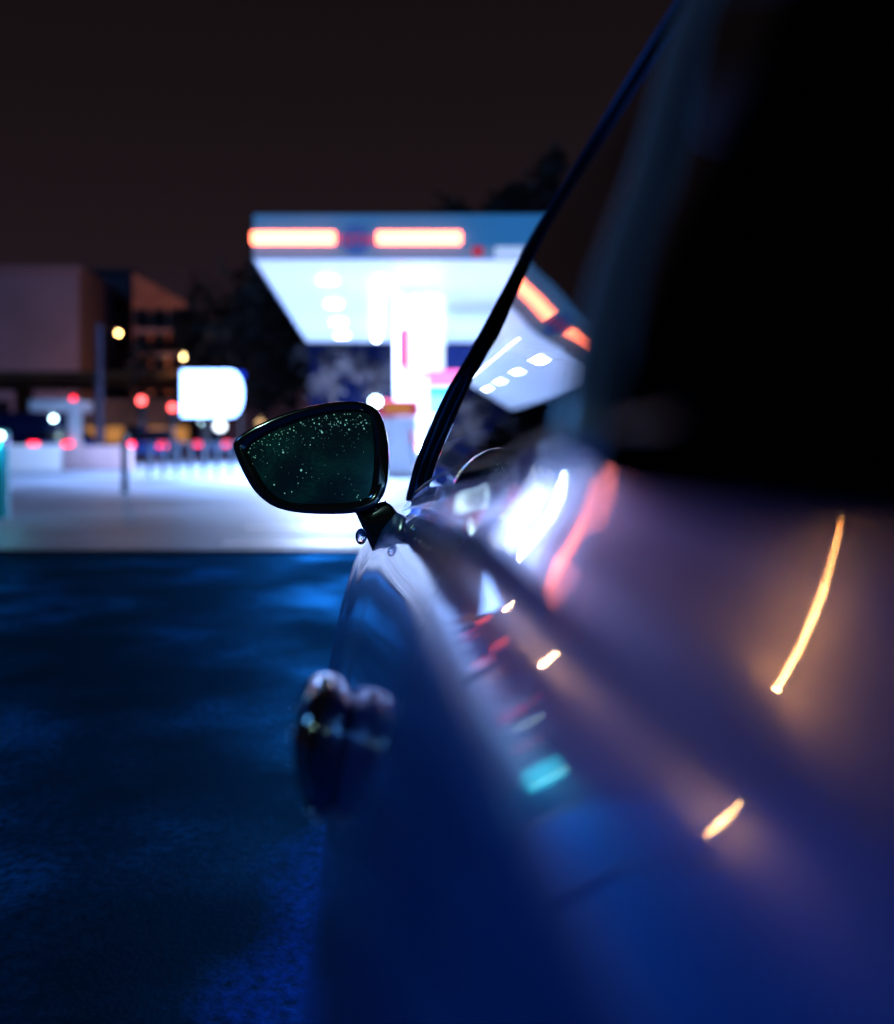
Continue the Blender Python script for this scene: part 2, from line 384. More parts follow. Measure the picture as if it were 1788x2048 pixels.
# lit globe lamp left of the column
M['cool_lamp'] = lamp_mat('cool_lamp', (.55, .85, 1.0), 20)
M['white_lamp'] = lamp_mat('white_lamp', (.75, .85, 1.0), 6)
M['blue_lamp'] = lamp_mat('blue_lamp', (.01, .05, .9), 1.4)
M['amber_lamp'] = lamp_mat('amber_lamp', (1.0, .52, .16), 45)
M['amber_lamp_b'] = lamp_mat('pale_amber_lamp', (1.0, .68, .28), 45)
M['amber_strong'] = lamp_mat('amber_strong', (1.0, .50, .18), 230)
M['amber_stronger'] = lamp_mat('amber_stronger', (1.0, .42, .12), 800)
M['red_lamp'] = lamp_mat('red_lamp', (1.0, .015, .04), 7)
M['red_dim'] = lamp_mat('red_dim', (1.0, .01, .03), 1.0)
M['red_hot'] = lamp_mat('red_hot', (1.0, .09, .09), 9)
M['warm_lamp'] = lamp_mat('warm_lamp', (1.0, .6, .28), 2.0)

def post_lamp(name, px, py, Y, r, m, label, cat, group=None, arm=0.0, pole_r=.05, light=None, cone=False):
    p = at(px, py, Y); root = empty(name, (p.x - arm, Y, 0)); tag(root, label, cat, group)
    top = p.z + (.12 if arm else -r * .6)
    pts = [(0, 0, 0), (0, 0, top * .6), (0, 0, top)] + ([(arm * .5, 0, top + .12), (arm, 0, top + .1)] if arm else [])
    MB().tube(pts, [pole_r * 1.4, pole_r, pole_r * .8] + ([pole_r * .6] * 2 if arm else []), n=10).build('pole', M['satin_black'], root, smooth=True)
    if arm: MB().ball((arm, 0, p.z + r * .9), r * 1.5, sq=(1.2, 1.2, .5)).build('lamp_hood', M['satin_black'], root, smooth=True)
    MB().ball((arm, 0, p.z), r, sq=(1, 1, .9)).build('lamp_bulb', m, root, smooth=True)
    if light:
        ld = bpy.data.lights.new(name + '_glow', 'POINT'); ld.energy = light[0]; ld.color = light[1]; ld.shadow_soft_size = .1
        lo = bpy.data.objects.new(name + '_glow', ld); C.objects.link(lo); lo.parent = root; lo.location = (arm, -r * 2.2, p.z - r * .4)
    return root
post_lamp('globe_lamp', 751, 803, 24.0, .11, M['cool_lamp'], 'round white globe lamp on a short post left of the front column', 'lamp', pole_r=.03)
post_lamp('street_lamp', 237, 666, 55.0, .10, M['amber_lamp'], 'amber street lamp left of the brown building, the left one of two', 'street lamp', 'amber street lamps behind the forecourt', arm=.9, light=(250, (1, .5, .25)))
post_lamp('street_lamp', 370, 711, 70.0, .22, M['amber_lamp_b'], 'pale amber street lamp above the white billboard', 'street lamp', 'amber street lamps behind the forecourt', arm=1.2, light=(250, (1, .55, .3)))

# billboard
p0 = at(363, 833, 40); p1 = at(484, 741, 40)
bb = empty('billboard', ((p0.x + p1.x) / 2, 40, 0)); tag(bb, 'bright white lit billboard with rounded right side on a dark post', 'billboard')
M['bb'] = lamp_mat('billboard_face', (.22, .42, 1.0), 11)
n_ = 20; prof = [(p0.x, p0.z), (p0.x, p1.z)] + [(p1.x - .42 + .42 * math.cos(PI / 2 - PI * k / n_ ), (p0.z + p1.z) / 2 + (p1.z - p0.z) / 2 * math.sin(PI / 2 - PI * k / n_)) for k in range(n_ + 1)]
m2 = MB(); nn = len(prof)
m2.add([(x, 40, z) for x, z in prof] + [(x, 40.25, z) for x, z in prof], [tuple(range(nn - 1, -1, -1)), tuple(range(nn, 2 * nn))] + [(i, (i + 1) % nn, nn + (i + 1) % nn, nn + i) for i in range(nn)])
under(m2.build('face_panel', M['bb']), bb)
under(MB().box(at(402, 0, 40).x, at(416, 0, 40).x, 40.05, 40.25, .03, p0.z).build('post', M['satin_black'], bevel=.02), bb)
post_lamp('blue_beacon', 481, 751, 42.0, .17, M['blue_lamp'], 'small blue beacon light right of the white billboard', 'beacon', pole_r=.03)

# traffic lights and small lamps
def signal(px, py, Y, r, m, label, group='red signals down the street'):
    p = at(px, py, Y); root = empty('traffic_light', (p.x, Y, 0)); tag(root, label, 'traffic light', group)
    MB().tube([(0, .06, 0), (0, .06, p.z - .15)], .06, n=8).build('pole', M['steel'], root, smooth=True)
    MB().box(-.17, .17, 0, .25, p.z - .75, p.z + .25).build('signal_box', M['satin_black'], root, bevel=.03)
    MB().ball((0, -.02, p.z), r, sq=(1, .6, 1)).build('red_lens', m, root, smooth=True)
    MB().ball((0, 0, p.z - .35), .1, sq=(1, .4, 1)).build('dark_lens', M['pane_dark'], root, smooth=True)
    return root
signal(147, 798, 52, .13, M['red_lamp'], 'red traffic light left of the mast, leftmost one')
signal(283, 801, 48, .17, M['red_hot'], 'bright red traffic light below the brown building')
signal(345, 815, 46, .15, M['red_hot'], 'glowing pinkish traffic light touching the billboard left edge')
for px, py, Y, r, m_, lab in ((107, 837, 45, .10, 'cool_lamp', 'cool white lamp inside the dark gateway at left'),
                              (440, 852, 44, .22, 'white_lamp', 'white lamp just below the billboard'),
                              (408, 846, 46, .14, 'cool_lamp', 'pale blue lamp left under the billboard'),
                              (527, 868, 38, .22, 'white_lamp', 'white lamp peeping over the mirror top left'),
                              (520, 842, 60, .22, 'warm_lamp', 'warm lamp above the left end of the mirror')):
    post_lamp('low_lamp', px, py, Y, r, M[m_], lab, 'lamp', 'low lamps along the street', pole_r=.03)

# mast
mm = MB().tube([(0, 0, 0), (0, 0, 5.6)], [.2, .12], n=12); mo = mm.build('mast', M['wall_dark'], smooth=True, loc=(at(198, 0, 44).x, 44, 0))
tag(mo, 'pale slender mast standing left of the amber lamp', 'mast')

# portal shelter
sh = empty('shelter', (at(100, 0, 44).x, 44, 0)); tag(sh, 'white portal shelter with dark opening at far left', 'shelter')
a0, a1 = at(60, 800, 44), at(160, 880, 44)
under(MB().box(a0.x, a1.x, 43.9, 46, a0.z - .45, a0.z).build('shelter_roof', M['white'], bevel=.03), sh)
under(MB().box(a1.x - .5, a1.x, 44, 44.5, 0, a0.z - .452).build('shelter_leg', M['white'], bevel=.03), sh)
under(MB().box(a0.x - 2.0, a1.x - .502, 45.5, 45.9, 0, a0.z - .46).build('shelter_back', M['dark_navy']), sh)

# low walls
def lowwall(px0, px1, pt, pb, Y, m, label):
    x0, x1 = at(px0, 0, Y).x, at(px1, 0, Y).x; h = at(0, pt, Y).z
    r = MB().box(x0, x1, Y, Y + .25, .031, h).build('low_wall', m, bevel=.03); tag(r, label, 'low wall', 'low walls round the forecourt'); return r
M['pink_wall'] = mat('pinkish_wall', (.55, .36, .38), rough=.6, noise=(1, .2))
lowwall(-420, 122, 890, 945, 33, M['white'], 'white low wall at the left edge of the forecourt')
lowwall(123, 262, 892, 945, 33, M['pink_wall'], 'pinkish low wall beside the white one')

# railing
rl = empty('railing', (at(290, 0, 27.8).x, 27.8, .03)); tag(rl, 'dark blue pedestrian railing with upright posts behind the mirror', 'railing')
xa, xb_ = at(300, 0, 27.8).x, at(640, 0, 27.8).x
under(MB().tube([(xa, 27.8, .86), (xb_, 27.8, .86)], .03, n=8).build('top_rail', M['steel'], smooth=True), rl)
k = 0; x = xa
while x < xb_:
    under(MB().tube([(x, 27.8, .03), (x, 27.8, .84)], .05, n=8).build('post', M['steel'], smooth=True), rl); x += .34

# bollards
def bollard(x, y, h, r, m, label, capm=None):
    root = empty('bollard', (x, y, .0)); tag(root, label, 'bollard', 'bollards on the forecourt')
    MB().lathe([(0, h), (r * .8, h), (r, h - .03), (r, .03), (0, .03)], (0, 0, 0), axis='z', n=20).build('shaft', m, root, smooth=True)
    MB().lathe([(r * 1.03, h - .12), (r * 1.04, h - .11), (r * 1.04, h - .2), (r * 1.03, h - .21)], (0, 0, 0), axis='z', n=20).build('band', capm or M['chrome'], root, smooth=True)
    return root
bollard(at(250, 0, 19).x, 19, 1.05, .062, M['teal_post'], 'dark teal bollard standing alone in front of the railing')
M['cyan_body'] = mat('cyan_lit_post', (.01, .20, .30), rough=.4, emit=(.0, .20, .34), es=.28)
cb = bollard(at(-14, 0, 13).x, 13, 1.07, .19, M['cyan_body'], 'wide cyan lit bollard cut by the left picture edge')
MB().ball((.12, -.12, 1.0), .05).build('bollard_lamp', lamp_mat('bollard_lamp', (.6, 1.0, .9), 9), cb, smooth=True)
ld = bpy.data.lights.new('bollard_glow', 'POINT'); ld.energy = 7; ld.color = (.03, .75, 1); ld.shadow_soft_size = .15
lo = bpy.data.objects.new('bollard_glow', ld); C.objects.link(lo); lo.parent = cb; lo.location = (.25, -.3, .9)

# ------------------------------------------------------------------ buildings, bridge
def building(name, x0, x1, y, d, h, m, label, rows, cols, wsz=(1.0, 1.3), lit=(), z0=2.5, balc=False, roofdrop=0):
    r = empty(name, ((x0 + x1) / 2, y, 0)); tag(r, label, 'building')
    w_ = MB()
    vs = [(x0, y, 0), (x1, y, 0), (x1, y + d, 0), (x0, y + d, 0), (x0, y, h), (x1, y, h - roofdrop), (x1, y + d, h - roofdrop), (x0, y + d, h)]
    w_.add(vs, [(0, 1, 5, 4), (1, 2, 6, 5), (2, 3, 7, 6), (3, 0, 4, 7), (4, 5, 6, 7)]); under(w_.build('wall', m), r)
    under(MB().box(x0 - .15, x1 + .15, y - .15, y + d + .15, h + .01, h + .35).build('parapet', m), r) if not roofdrop else None
    for i in range(rows):
        z = z0 + i * (h - z0 - roofdrop) / max(rows, 1)
        for j in range(cols):
            x = lerp(x0, x1, (j + .5) / cols)
            f = under(MB().box(x - wsz[0] / 2 - .08, x + wsz[0] / 2 + .08, y - .06, y - .003, z - .08, z + wsz[1] + .08).build('window', M['wall_dark']), r)
            g_ = MB().box(x - wsz[0] / 2, x + wsz[0] / 2, y - .085, y - .062, z, z + wsz[1]).build('pane', M['pane_lit'] if (i, j) in lit else M['pane_dark'])
            g_.parent = f; g_.matrix_parent_inverse = f.matrix_parent_inverse.copy() if False else Matrix.Translation(r.location).inverted().copy() @ Matrix.Identity(4)
            g_.matrix_parent_inverse = Matrix.Identity(4)
        if balc: under(MB().box(x0 + .3, x1 - .2, y - 1.1, y - .01, z - .55, z - .35).build('balcony', M['wall_pale']), r)
    return r
A = lambda px, Y: at(px, 0, Y).x
H = lambda py, Y: at(0, py, Y).z
building('warehouse', A(-60, 92), A(158, 92), 92, 14, H(541, 92), M['wall_pale'], 'large pale plain building at far left', 1, 2, (2, 1.2), z0=3)
building('tower_block', A(172, 104), A(262, 104), 104, 10, H(545, 104), M['wall_dark'], 'dark violet block between the pale and brown buildings', 4, 2)
building('apartment_building', A(266, 88), A(372, 88), 88, 12, H(545, 88), M['wall_brown'], 'brown brick apartment building with balconies lit orange', 5, 3, balc=True, roofdrop=2.4, lit=((0, 1),))
building('shop_row', A(165, 62), A(380, 62), 62, 6, H(812, 62), M['wall_brown'], 'low orange lit shop row under the bridge', 1, 5, (1.0, .9), lit=((0, 0), (0, 1), (0, 3), (0, 4)), z0=.8)
building('station_shop', A(620, 47), A(800, 47), 47, 5, H(700, 47), M['dark_navy'], 'dark shop building behind the canopy, left of the front column', 1, 4, (.9, 1.0), z0=1.2)
M['blocker_wall'] = mat('blocker_blue', (.001, .065, .25), rough=.8, spec=.0, noise=(.5, .25))
building('sky_blocker', -19, -9.2, 5, 19.5, 9.0, M['blocker_wall'], 'unseen blue block added at left to hide sky and tint the car paint', 2, 3, (1.2, 1.0))  # unseen block added to hide sky and put blue into the paint
br = empty('road_bridge', (A(150, 70), 70, 0)); tag(br, 'long road bridge with orange lit edge crossing at left', 'bridge')
bx0, bx1 = A(-900, 70), A(372, 70)
under(MB().box(bx0, bx1, 70, 78, H(770, 70), H(742, 70)).build('bridge_deck', M['bridge']), br)
under(MB().box(bx0, bx1, 69.8, 70.0 - .003, H(757, 70), H(748, 70)).build('bridge_edge', M['bridge']), br)
for px in (-500, -150, 30, 360):
    under(MB().box(A(px, 72), A(px, 72) + .9, 72, 73, 0, H(770, 70) - .002).build('pier', M['bridge']), br)

# ------------------------------------------------------------------ trees
M['leaf_lit'] = mat('shrub_leaf_lit', (.030, .022, .028), rough=.7, noise=(2, .6))  # paler copy of the leaf colour for foliage in canopy light
def tree(x, y, h, rx, rz, label, seed, n=1500, cz=None, trunk_r=.25, leaf='leaf'):
    rnd = random.Random(seed); root = empty('tree', (x, y, 0)); tag(root, label, 'tree', 'dark trees behind the station')
    cz = cz or h - rz
    t = MB().tube([(0, 0, 0), (.1, 0, cz * .5), (-.1, .1, cz), (0, 0, cz + rz * .5)], [trunk_r, trunk_r * .8, trunk_r * .6, trunk_r * .2], n=10)
    tips = []
    for i in range(8):
        a = rnd.random() * 2 * PI; q = (math.cos(a) * rx * .6, math.sin(a) * rx * .6, cz + rnd.uniform(-.3, .6) * rz); tips.append(q)
        t.tube([(0, 0, cz * .75 + rnd.random() * rz * .4), (q[0] * .5, q[1] * .5, (cz + q[2]) / 2), q], [trunk_r * .45, trunk_r * .3, trunk_r * .08], n=6)
    t.build('trunk', M['bark'], root, smooth=True)
    clumps = [(rnd.gauss(0, .42) * rx, rnd.gauss(0, .42) * rx, cz + rnd.gauss(0, .42) * rz, rnd.uniform(.18, .42)) for _ in range(26)]
    c = MB(); sz = max(rx, rz) * .085
    for i in range(n):
        cl = rnd.choice(clumps); k_ = cl[3]
        p = Vector((cl[0] + rnd.gauss(0, .5) * rx * k_, cl[1] + rnd.gauss(0, .5) * rx * k_, cl[2] + rnd.gauss(0, .5) * rz * k_))
        u = Vector((rnd.gauss(0, 1), rnd.gauss(0, 1), rnd.gauss(0, 1))).normalized(); v = u.cross(Vector((rnd.gauss(0, 1), rnd.gauss(0, 1), rnd.gauss(0, 1)))).normalized()
        s_ = sz * rnd.uniform(.6, 1.5)
        c.add([p - u * s_, p + v * s_ * .5, p + u * s_, p - v * s_ * .5], [(0, 1, 2, 3)])
    me = bpy.data.meshes.new('crown'); me.from_pydata(c.v, [], c.f); me.materials.append(M[leaf])
    o = bpy.data.objects.new('crown', me); C.objects.link(o); o.parent = root
    return root
tree(A(505, 56), 56, H(495, 56), 2.6, 3.6, 'tall dark tree left of the canopy', 1, 3200)
tree(A(430, 60), 60, H(600, 60), 2.6, 3.0, 'lower dark tree right of the brown building', 2, 2600)
tree(A(585, 58), 58, H(560, 58), 2.4, 3.4, 'dark tree partly behind the canopy left end', 3, 2600)
tree(A(1045, 75), 75, H(370, 75), 3.2, 3.6, 'big dark tree rising above the canopy roof', 4, 9000)
tree(A(905, 78), 78, H(450, 78), 3.0, 3.4, 'smaller dark tree rising above the canopy roof', 5, 5000)
tree(A(665, 44), 44, H(688, 44), 1.3, 1.1, 'shrub tree with lit-coloured leaves under the far canopy edge, left one', 21, 900, trunk_r=.08, leaf='leaf_lit')
tree(A(745, 44.5), 44.5, H(692, 44.5), 1.3, 1.2, 'shrub tree with lit-coloured leaves under the far canopy edge, beside the column', 22, 900, trunk_r=.08, leaf='leaf_lit')
tree(A(-350, 60), 60, 8.5, 3.0, 3.4, 'dark tree left outside the picture edge', 6, 1800)

# ------------------------------------------------------------------ background cars
def small_car():
    r = empty('parked_car', (0, 0, 0))
    body = MB(); prof = [(-2.05, .35), (-2.08, .62), (-1.95, .86), (-1.2, .92), (1.0, .92), (1.9, .74), (2.08, .55), (2.05, .3)]
    vs = []; 
    for x, ins in ((-.86, .05), (-.90, 0), (.90, 0), (.86, .05)):
        for y, z in prof: vs.append((x, y * (1 - ins), z - (0 if abs(x) > .88 else 0)))
    n = len(prof); fs = []
    for i in range(3):
        for j in range(n): fs.append((i * n + j, i * n + (j + 1) % n, (i + 1) * n + (j + 1) % n, (i + 1) * n + j))
    fs += [tuple(range(n)), tuple(range(3 * n, 4 * n))]
    body.add(vs, fs).build('body', M['paint'], r, bevel=.05)
    cab = MB(); cp = [(-1.5, .9), (-.95, 1.36), (.35, 1.38), (1.05, .9)]
    vs = [(s * (.80 - .16 * (z > 1)), y, z) for s in (-1, 1) for y, z in cp]
    cab.add(vs, [(0, 1, 2, 3), (4, 7, 6, 5), (0, 4, 5, 1), (1, 5, 6, 2), (2, 6, 7, 3)]).build('cabin_glass', M['pane_dark'], r, bevel=.04)
    MB().box(-.62, .62, -.93, .33, 1.365, 1.41).build('roof', M['paint'], r, bevel=.03)
    for s in (-1, 1):
        MB().box(s * .70 - .2, s * .70 + .2, -2.12, -2.05, .66, .86).build('tail_lamp', M['red_lamp'], r, bevel=.02)
        for y in (-1.3, 1.3):
            wl = MB().lathe([(0, -.1), (.3, -.1), (.32, -.06), (.32, .06), (.3, .1), (0, .1)], (s * .82, y, .32), n=20).build('wheel', M['rubber'], r, smooth=True)
            MB().lathe([(0, .115 * s), (.18, .115 * s), (.2, .1 * s)], (s * .82, y, .32), n=16).build('rim', M['rim'], wl)
    return r
pc = small_car(); first = True
for px, Y, rz, lab in ((311, 48, 0, 'small blue car with red tail lamps under the red traffic light'),
                       (425, 56, .15, 'small blue car with red tail lamps under the billboard'),
                       (140, 46, -.1, 'small blue car with red tail lamps behind the pinkish low wall'),
                       (560, 50, .1, 'small blue car far behind the mirror top')):
    o = pc if first else copy_tree(pc); first = False
    o.location = (A(px, Y) + .0, Y, 0); o.rotation_euler = (0, 0, rz); tag(o, lab, 'car', 'cars waiting down the street')
ahead = copy_tree(pc); ahead.location = (2.62, 18.1, .03); tag(ahead, 'small blue car with brake lamps lit, seen through the side window', 'car', 'cars waiting down the street')
signal(1046, 846, 21, .085, M['red_hot'], 'red signal lamp seen through the side window')
van = copy_tree(pc); van.location = (A(800, 26) - .05, 29.6, .03); van.rotation_euler = (0, 0, .5); tag(van, 'small blue car refuelling beside the front column', 'car', 'cars waiting down the street')

# street lamps standing outside the left edge of the picture and behind the camera
def tall_lamp(x, y, h, arm, m, r, light, label):
    root = empty('street_lamp', (x, y, 0)); tag(root, label, 'street lamp', 'lamps beside the road')
    MB().tube([(0, 0, 0), (0, 0, h * .6), (0, 0, h + .15), (arm * .4, 0, h + .35), (arm, 0, h + .25)], [.09, .07, .055, .045, .04], n=10).build('pole', M['steel'], root, smooth=True)
    MB().ball((arm, 0, h + r * .9), r * 1.5, sq=(1.3, 1, .45)).build('lamp_hood', M['steel'], root, smooth=True)
    MB().ball((arm, 0, h), r).build('lamp_bulb', m, root, smooth=True)
    if light:
        ld = bpy.data.lights.new('street_lamp_glow', 'POINT'); ld.energy = light[0]; ld.color = light[1]; ld.shadow_soft_size = r
        lo = bpy.data.objects.new('street_lamp_glow', ld); C.objects.link(lo); lo.parent = root; lo.location = (arm, 0, h - r * 2.2)
    return root
tall_lamp(-5.4, 15, 7.2, 4.2, M['amber_stronger'], .045, None, 'tall amber street lamp reaching over the road above the picture')
tall_lamp(-5.3, 12, 3.7, .5, M['amber_strong'], .05, None, 'short amber lamp at the roadside left of the picture')
M['green_lamp'] = lamp_mat('green_white_lamp', (.55, 1.0, .85), 60)
tall_lamp(-2.6, -5.0, 4.2, .6, M['green_lamp'], .14, None, 'cool greenish street lamp behind the camera')
gs = bpy.data.lights.new('dew_spot', 'SPOT'); gs.energy = 1100; gs.color = (.5, 1, .85); gs.spot_size = math.radians(9); gs.spot_blend = .6; gs.shadow_soft_size = .12  # extra narrow spot added to make the mirror drops sparkle
go = bpy.data.objects.new('dew_spot', gs); C.objects.link(go); go.location = (-2.0, -4.7, 4.15)
go.rotation_euler = (Vector((-.12, 1.87, .93)) - go.location).to_track_quat('-Z', 'Y').to_euler()
def add_fill(x, y, e, col, label):  # unseen lamps added to brighten the background walls
    r = empty('floodlight', (x, y, 0)); tag(r, label, 'floodlight')
    MB().box(-.25, .25, -.1, .1, .12, .42).build('lamp_head', M['satin_black'], r, bevel=.03)
    MB().tube([(-.3, 0, 0), (-.3, 0, .3)], .03, n=8).tube([(.3, 0, 0), (.3, 0, .3)], .03, n=8).build('bracket', M['steel'], r)
    ld = bpy.data.lights.new('floodlight_glow', 'SPOT'); ld.energy = e; ld.color = col; ld.spot_size = math.radians(140); ld.shadow_soft_size = .2; ld.spot_blend = .8
    lo = bpy.data.objects.new('floodlight_glow', ld); C.objects.link(lo); lo.parent = r; lo.location = (0, .3, .6); lo.rotation_euler = (math.radians(125), 0, 0)
add_fill(A(-20, 80), 80, 800, (.80, .62, .95), 'unseen fill lamp added to brighten the pale building')
add_fill(A(320, 82), 80, 3000, (1, .38, .18), 'unseen fill lamp added to brighten the brown building')
tree(-4.5, -14, 7.5, 3.2, 3.6, 'dark tree behind the camera', 9, 1800)
tree(-1.0, -17, 8.5, 3.2, 3.8, 'dark tree behind the parked car', 10, 1800)
tree(-8.5, -12, 7.0, 3.2, 3.4, 'dark tree behind the camera at the roadside', 11, 1600)

# ------------------------------------------------------------------ THE CAR beside the camera
car = empty('sports_car', (.83, 1.0, 0)); tag(car, 'glossy dark blue sports car filling the right side, side mirror raised', 'car')
def part(mb, name, m, parent=None, **k):
    o = mb.build(name, m, **k)
    o.parent = parent or car
    # every part is modelled in scene coordinates; undo the root placement once
    o.matrix_parent_inverse = Matrix.Translation(car.location).inverted() if parent is None else Matrix.Identity(4)
    return o
CXL = .83    # centre line of the car
BELT_Y = [-2.0, -1.4, -.9, .1, .4, .8, 1.4, 1.95, 2.3, 2.8, 3.2, 3.5, 3.72]
BELT_H = [.20, .09, .02, -.0045, -.003, .018, .048, .096, .150, .215, .270, .34, .46]
BELT_X = [.32, .14, .087, .087, .087, .088, .089, .080, .060, .050, .10, .20, .42]
def belt(y): return smooth_interp(y, BELT_Y, BELT_X), smooth_interp(y, BELT_Y, BELT_H)
AL = [-3, 5, 12, 17.5, 34, 37, 40, 49, 62, 75, 85, 90]
PS = [68, 63, 54, 42, 33.5, 42, 50, 52, 58.5, 67, 75, 78]
def section():
    x, h = .087, -.0045; pts = [(x, h)]; al = -3
    while al < 80:
        ps = math.radians(interp(al, AL, PS)); s = .0015
        x -= math.cos(ps) * s; h += math.sin(ps) * s; al = math.degrees(math.atan2(h, x)); pts.append((x, h))
    h0 = h
    while h < .66:
        ps = math.radians(interp(h, [h0, .15, .3, .45, .55, .62, .66], [71, 75, 80, 84, 90, 95, 112])); s = .012
        x -= math.cos(ps) * s; h += math.sin(ps) * s; pts.append((x, h))
    return pts
SEC = section(); HTOT = SEC[-1][1]; HMAX = HTOT + .0045
SH = [p[1] + .0045 for p in SEC]; SX = [p[0] - .087 for p in SEC]
ARCH = [(2.78, .33, .375), (-1.05, .33, .385)]
def zbot(y):
    z = CAMH - HTOT
    for yc, zc, R in ARCH:
        if abs(y - yc) < R: z = max(z, zc + math.sqrt(R * R - (y - yc) ** 2))
    return z
def flank(y, t):
    """t in 0..1 follows the section from belt to sill"""
    xb, hb = belt(y); k_ = (HTOT - hb) / HMAX
    h = t * HMAX; x = xb + interp(h, SH, SX); z = CAMH - (hb + h * k_)
    fe = 1 - min(1, max(0, (y - 2.9) / .85)); # towards the nose the flank curls in
    if y > 2.9: x += (1 - fe) ** 2 * .12
    for yc, zc, R in ARCH:   # flared arch lip
        d = math.hypot(y - yc, z - zc)
        if d < R + .14: x -= .005 * (.5 + .5 * math.cos(PI * max(0, d - R) / .14))
    return x, z
ys = [-2.0 + .06 * i for i in range(0, 96)]
for yc, zc, R in ARCH: ys += [yc - R, yc + R, yc - R + .006, yc + R - .006, yc - R + .02, yc + R - .02]
ys = sorted(set(round(y, 4) for y in ys if y <= 3.72)) + [3.72]
D0, D1 = -.25, 1.780
ys = sorted(set(ys) | {D0, D0 + .0035, D1, D1 - .0035})
ys = [y for y in ys if not (0 < abs(y - D0) < .012 and y not in (D0, D0 + .0035)) and not (0 < abs(y - D1) < .012 and y not in (D1, D1 - .0035))]
# section rows: fine near the shoulder
TS = [(p[1] + .0045) / HMAX for p in SEC[::2]]; TS[0] = 0
if TS[-1] < 1: TS.append(1.0)
body = MB(); rows = []
for y in ys:
    row = []; zb_ = zbot(y); xb, hb = belt(y)
    tmax = max(.12, min(1.0, (CAMH - zb_ - hb) / (HTOT - hb)))
    for i, t in enumerate(TS):
        tt = t if t < .16 else .16 + (t - .16) * (tmax - .16) / (1 - .16)
        x, z = flank(y, tt); row.append((x, y, z))
    rows.append(row)
nv = len(TS)
DOORS = []
def mirror(p): return (2 * CXL - p[0], p[1], p[2])
for side in (0, 1):
    vs = [mirror(p) if side else p for r_ in rows for p in r_]
    inside = lambda i: D0 < (ys[i] + ys[i + 1]) / 2 < D1
    isgap = lambda i: ys[i + 1] - ys[i] < .004 and (abs(ys[i] - D0) < .004 or abs(ys[i + 1] - D1) < .004)
    dfs = [(i * nv + j, i * nv + j + 1, (i + 1) * nv + j + 1, (i + 1) * nv + j) for i in range(len(rows) - 1) if inside(i) and not isgap(i) for j in range(nv - 1)]
    door_mb = MB(); door_mb.add(vs, dfs)
    used = sorted({q for f_ in dfs for q in f_}); remap = {q: n_i for n_i, q in enumerate(used)}
    door_mb = MB(); door_mb.add([vs[q] for q in used], [tuple(remap[q] for q in f_) for f_ in dfs]); DOORS.append(door_mb)
    fs = [(i * nv + j, i * nv + j + 1, (i + 1) * nv + j + 1, (i + 1) * nv + j) for i in range(len(rows) - 1) if not inside(i) for j in range(nv - 1)]
    used = sorted({q for f_ in fs for q in f_}); remap = {q: n_i for n_i, q in enumerate(used)}
    body.add([vs[q] for q in used], [tuple(remap[q] for q in f_) for f_ in fs])
# bonnet, cabin tub, tail deck (from the belt towards the centre line)
def deck(y):
    xb, hb = belt(y); z = CAMH - hb
    if -1.0 < y < 1.80: pts = [(xb, z), (xb + .004, z - .006), (xb + .03, z - .012), (xb + .045, z - .05), (xb + .05, .40), (CXL, .40)]
    else:
        c = .05 if y > 0 else .04
        pts = [(xb, z), (xb + .02, z + .008), (xb + .06, z + .018), (xb + .18, z + .03), (xb + .4, z + c), (CXL, z + c + .01)]
    return [(x, y, zz_) for x, zz_ in pts]
drows = [deck(y) for y in ys]
for side in (0, 1):
    vs = [mirror(p) if side else p for r_ in drows for p in r_]
    for i in range(len(ys) - 1):
        cab_ = -1.0 < ys[i] < 1.80 or -1.0 < ys[i + 1] < 1.8
        o0 = i * 6
        body.add([vs[o0 + k_] for k_ in range(6)] + [vs[o0 + 6 + k_] for k_ in range(6)], [(k_, k_ + 1, 7 + k_, 6 + k_) for k_ in range(5)], 1 if cab_ else 0)
# nose and tail caps
for idx in (0, len(rows) - 1):
    loop = rows[idx] + [mirror(p) for p in reversed(rows[idx])]
    top = drows[idx][1:] + [mirror(p) for p in reversed(drows[idx][1:-1])]
    allp = rows[idx] + [mirror(p) for p in reversed(rows[idx])] + [mirror(p) for p in drows[idx][1:-1]] + [p for p in reversed(drows[idx][1:])]
    body.add(allp, [tuple(range(len(allp)))])
body_o = part(body, 'body', [M['paint'], M['interior']], smooth=True, angle=50)
door_left, door_right = [part(d_, 'door', M['paint'], smooth=True, angle=50) for d_ in DOORS]
# dark sill and arch liners
sl = MB()
for s in (0, 1):
    for y0_, y1_ in ((-.66, 2.39),):
        p = [(.055, y0_, .31), (.055, y1_, .31), (.10, y1_, .17), (.10, y0_, .17)]
        q = [(.30, y0_, .31), (.30, y1_, .31), (.30, y1_, .17), (.30, y0_, .17)]
        v = p + q
        if s: v = [mirror(a) for a in v]
        sl.add(v, [(0, 1, 2, 3), (3, 2, 6, 7), (0, 3, 7, 4), (1, 5, 6, 2)])
part(sl, 'sill', M['satin_black'])
lnr = MB()
for yc, zc, R in ARCH:
    for s in (0, 1):
        n = 20; v = []
        for i in range(n + 1):
            a = PI * (i / n) * 1.1 - .05 * PI
            yy, z2 = yc + math.cos(a) * (R + .004), zc + math.sin(a) * (R + .004); v += [(.0, yy, z2), (.36, yy, z2)]
        v = [(x + (.04 if yc > 0 else .05), y, z) for x, y, z in v]
        if s: v = [mirror(a) for a in v]
        lnr.add(v, [(2 * i, 2 * i + 1, 2 * i + 3, 2 * i + 2) for i in range(n)])
        v2 = [v[2 * i + 1] for i in range(n + 1)]; lnr.add(v2, [tuple(range(n + 1))])
part(lnr, 'arch_liner', M['satin_black'])
part(MB().box(.28, 1.38, -1.7, 3.3, .16, .39), 'underbody', M['satin_black'])

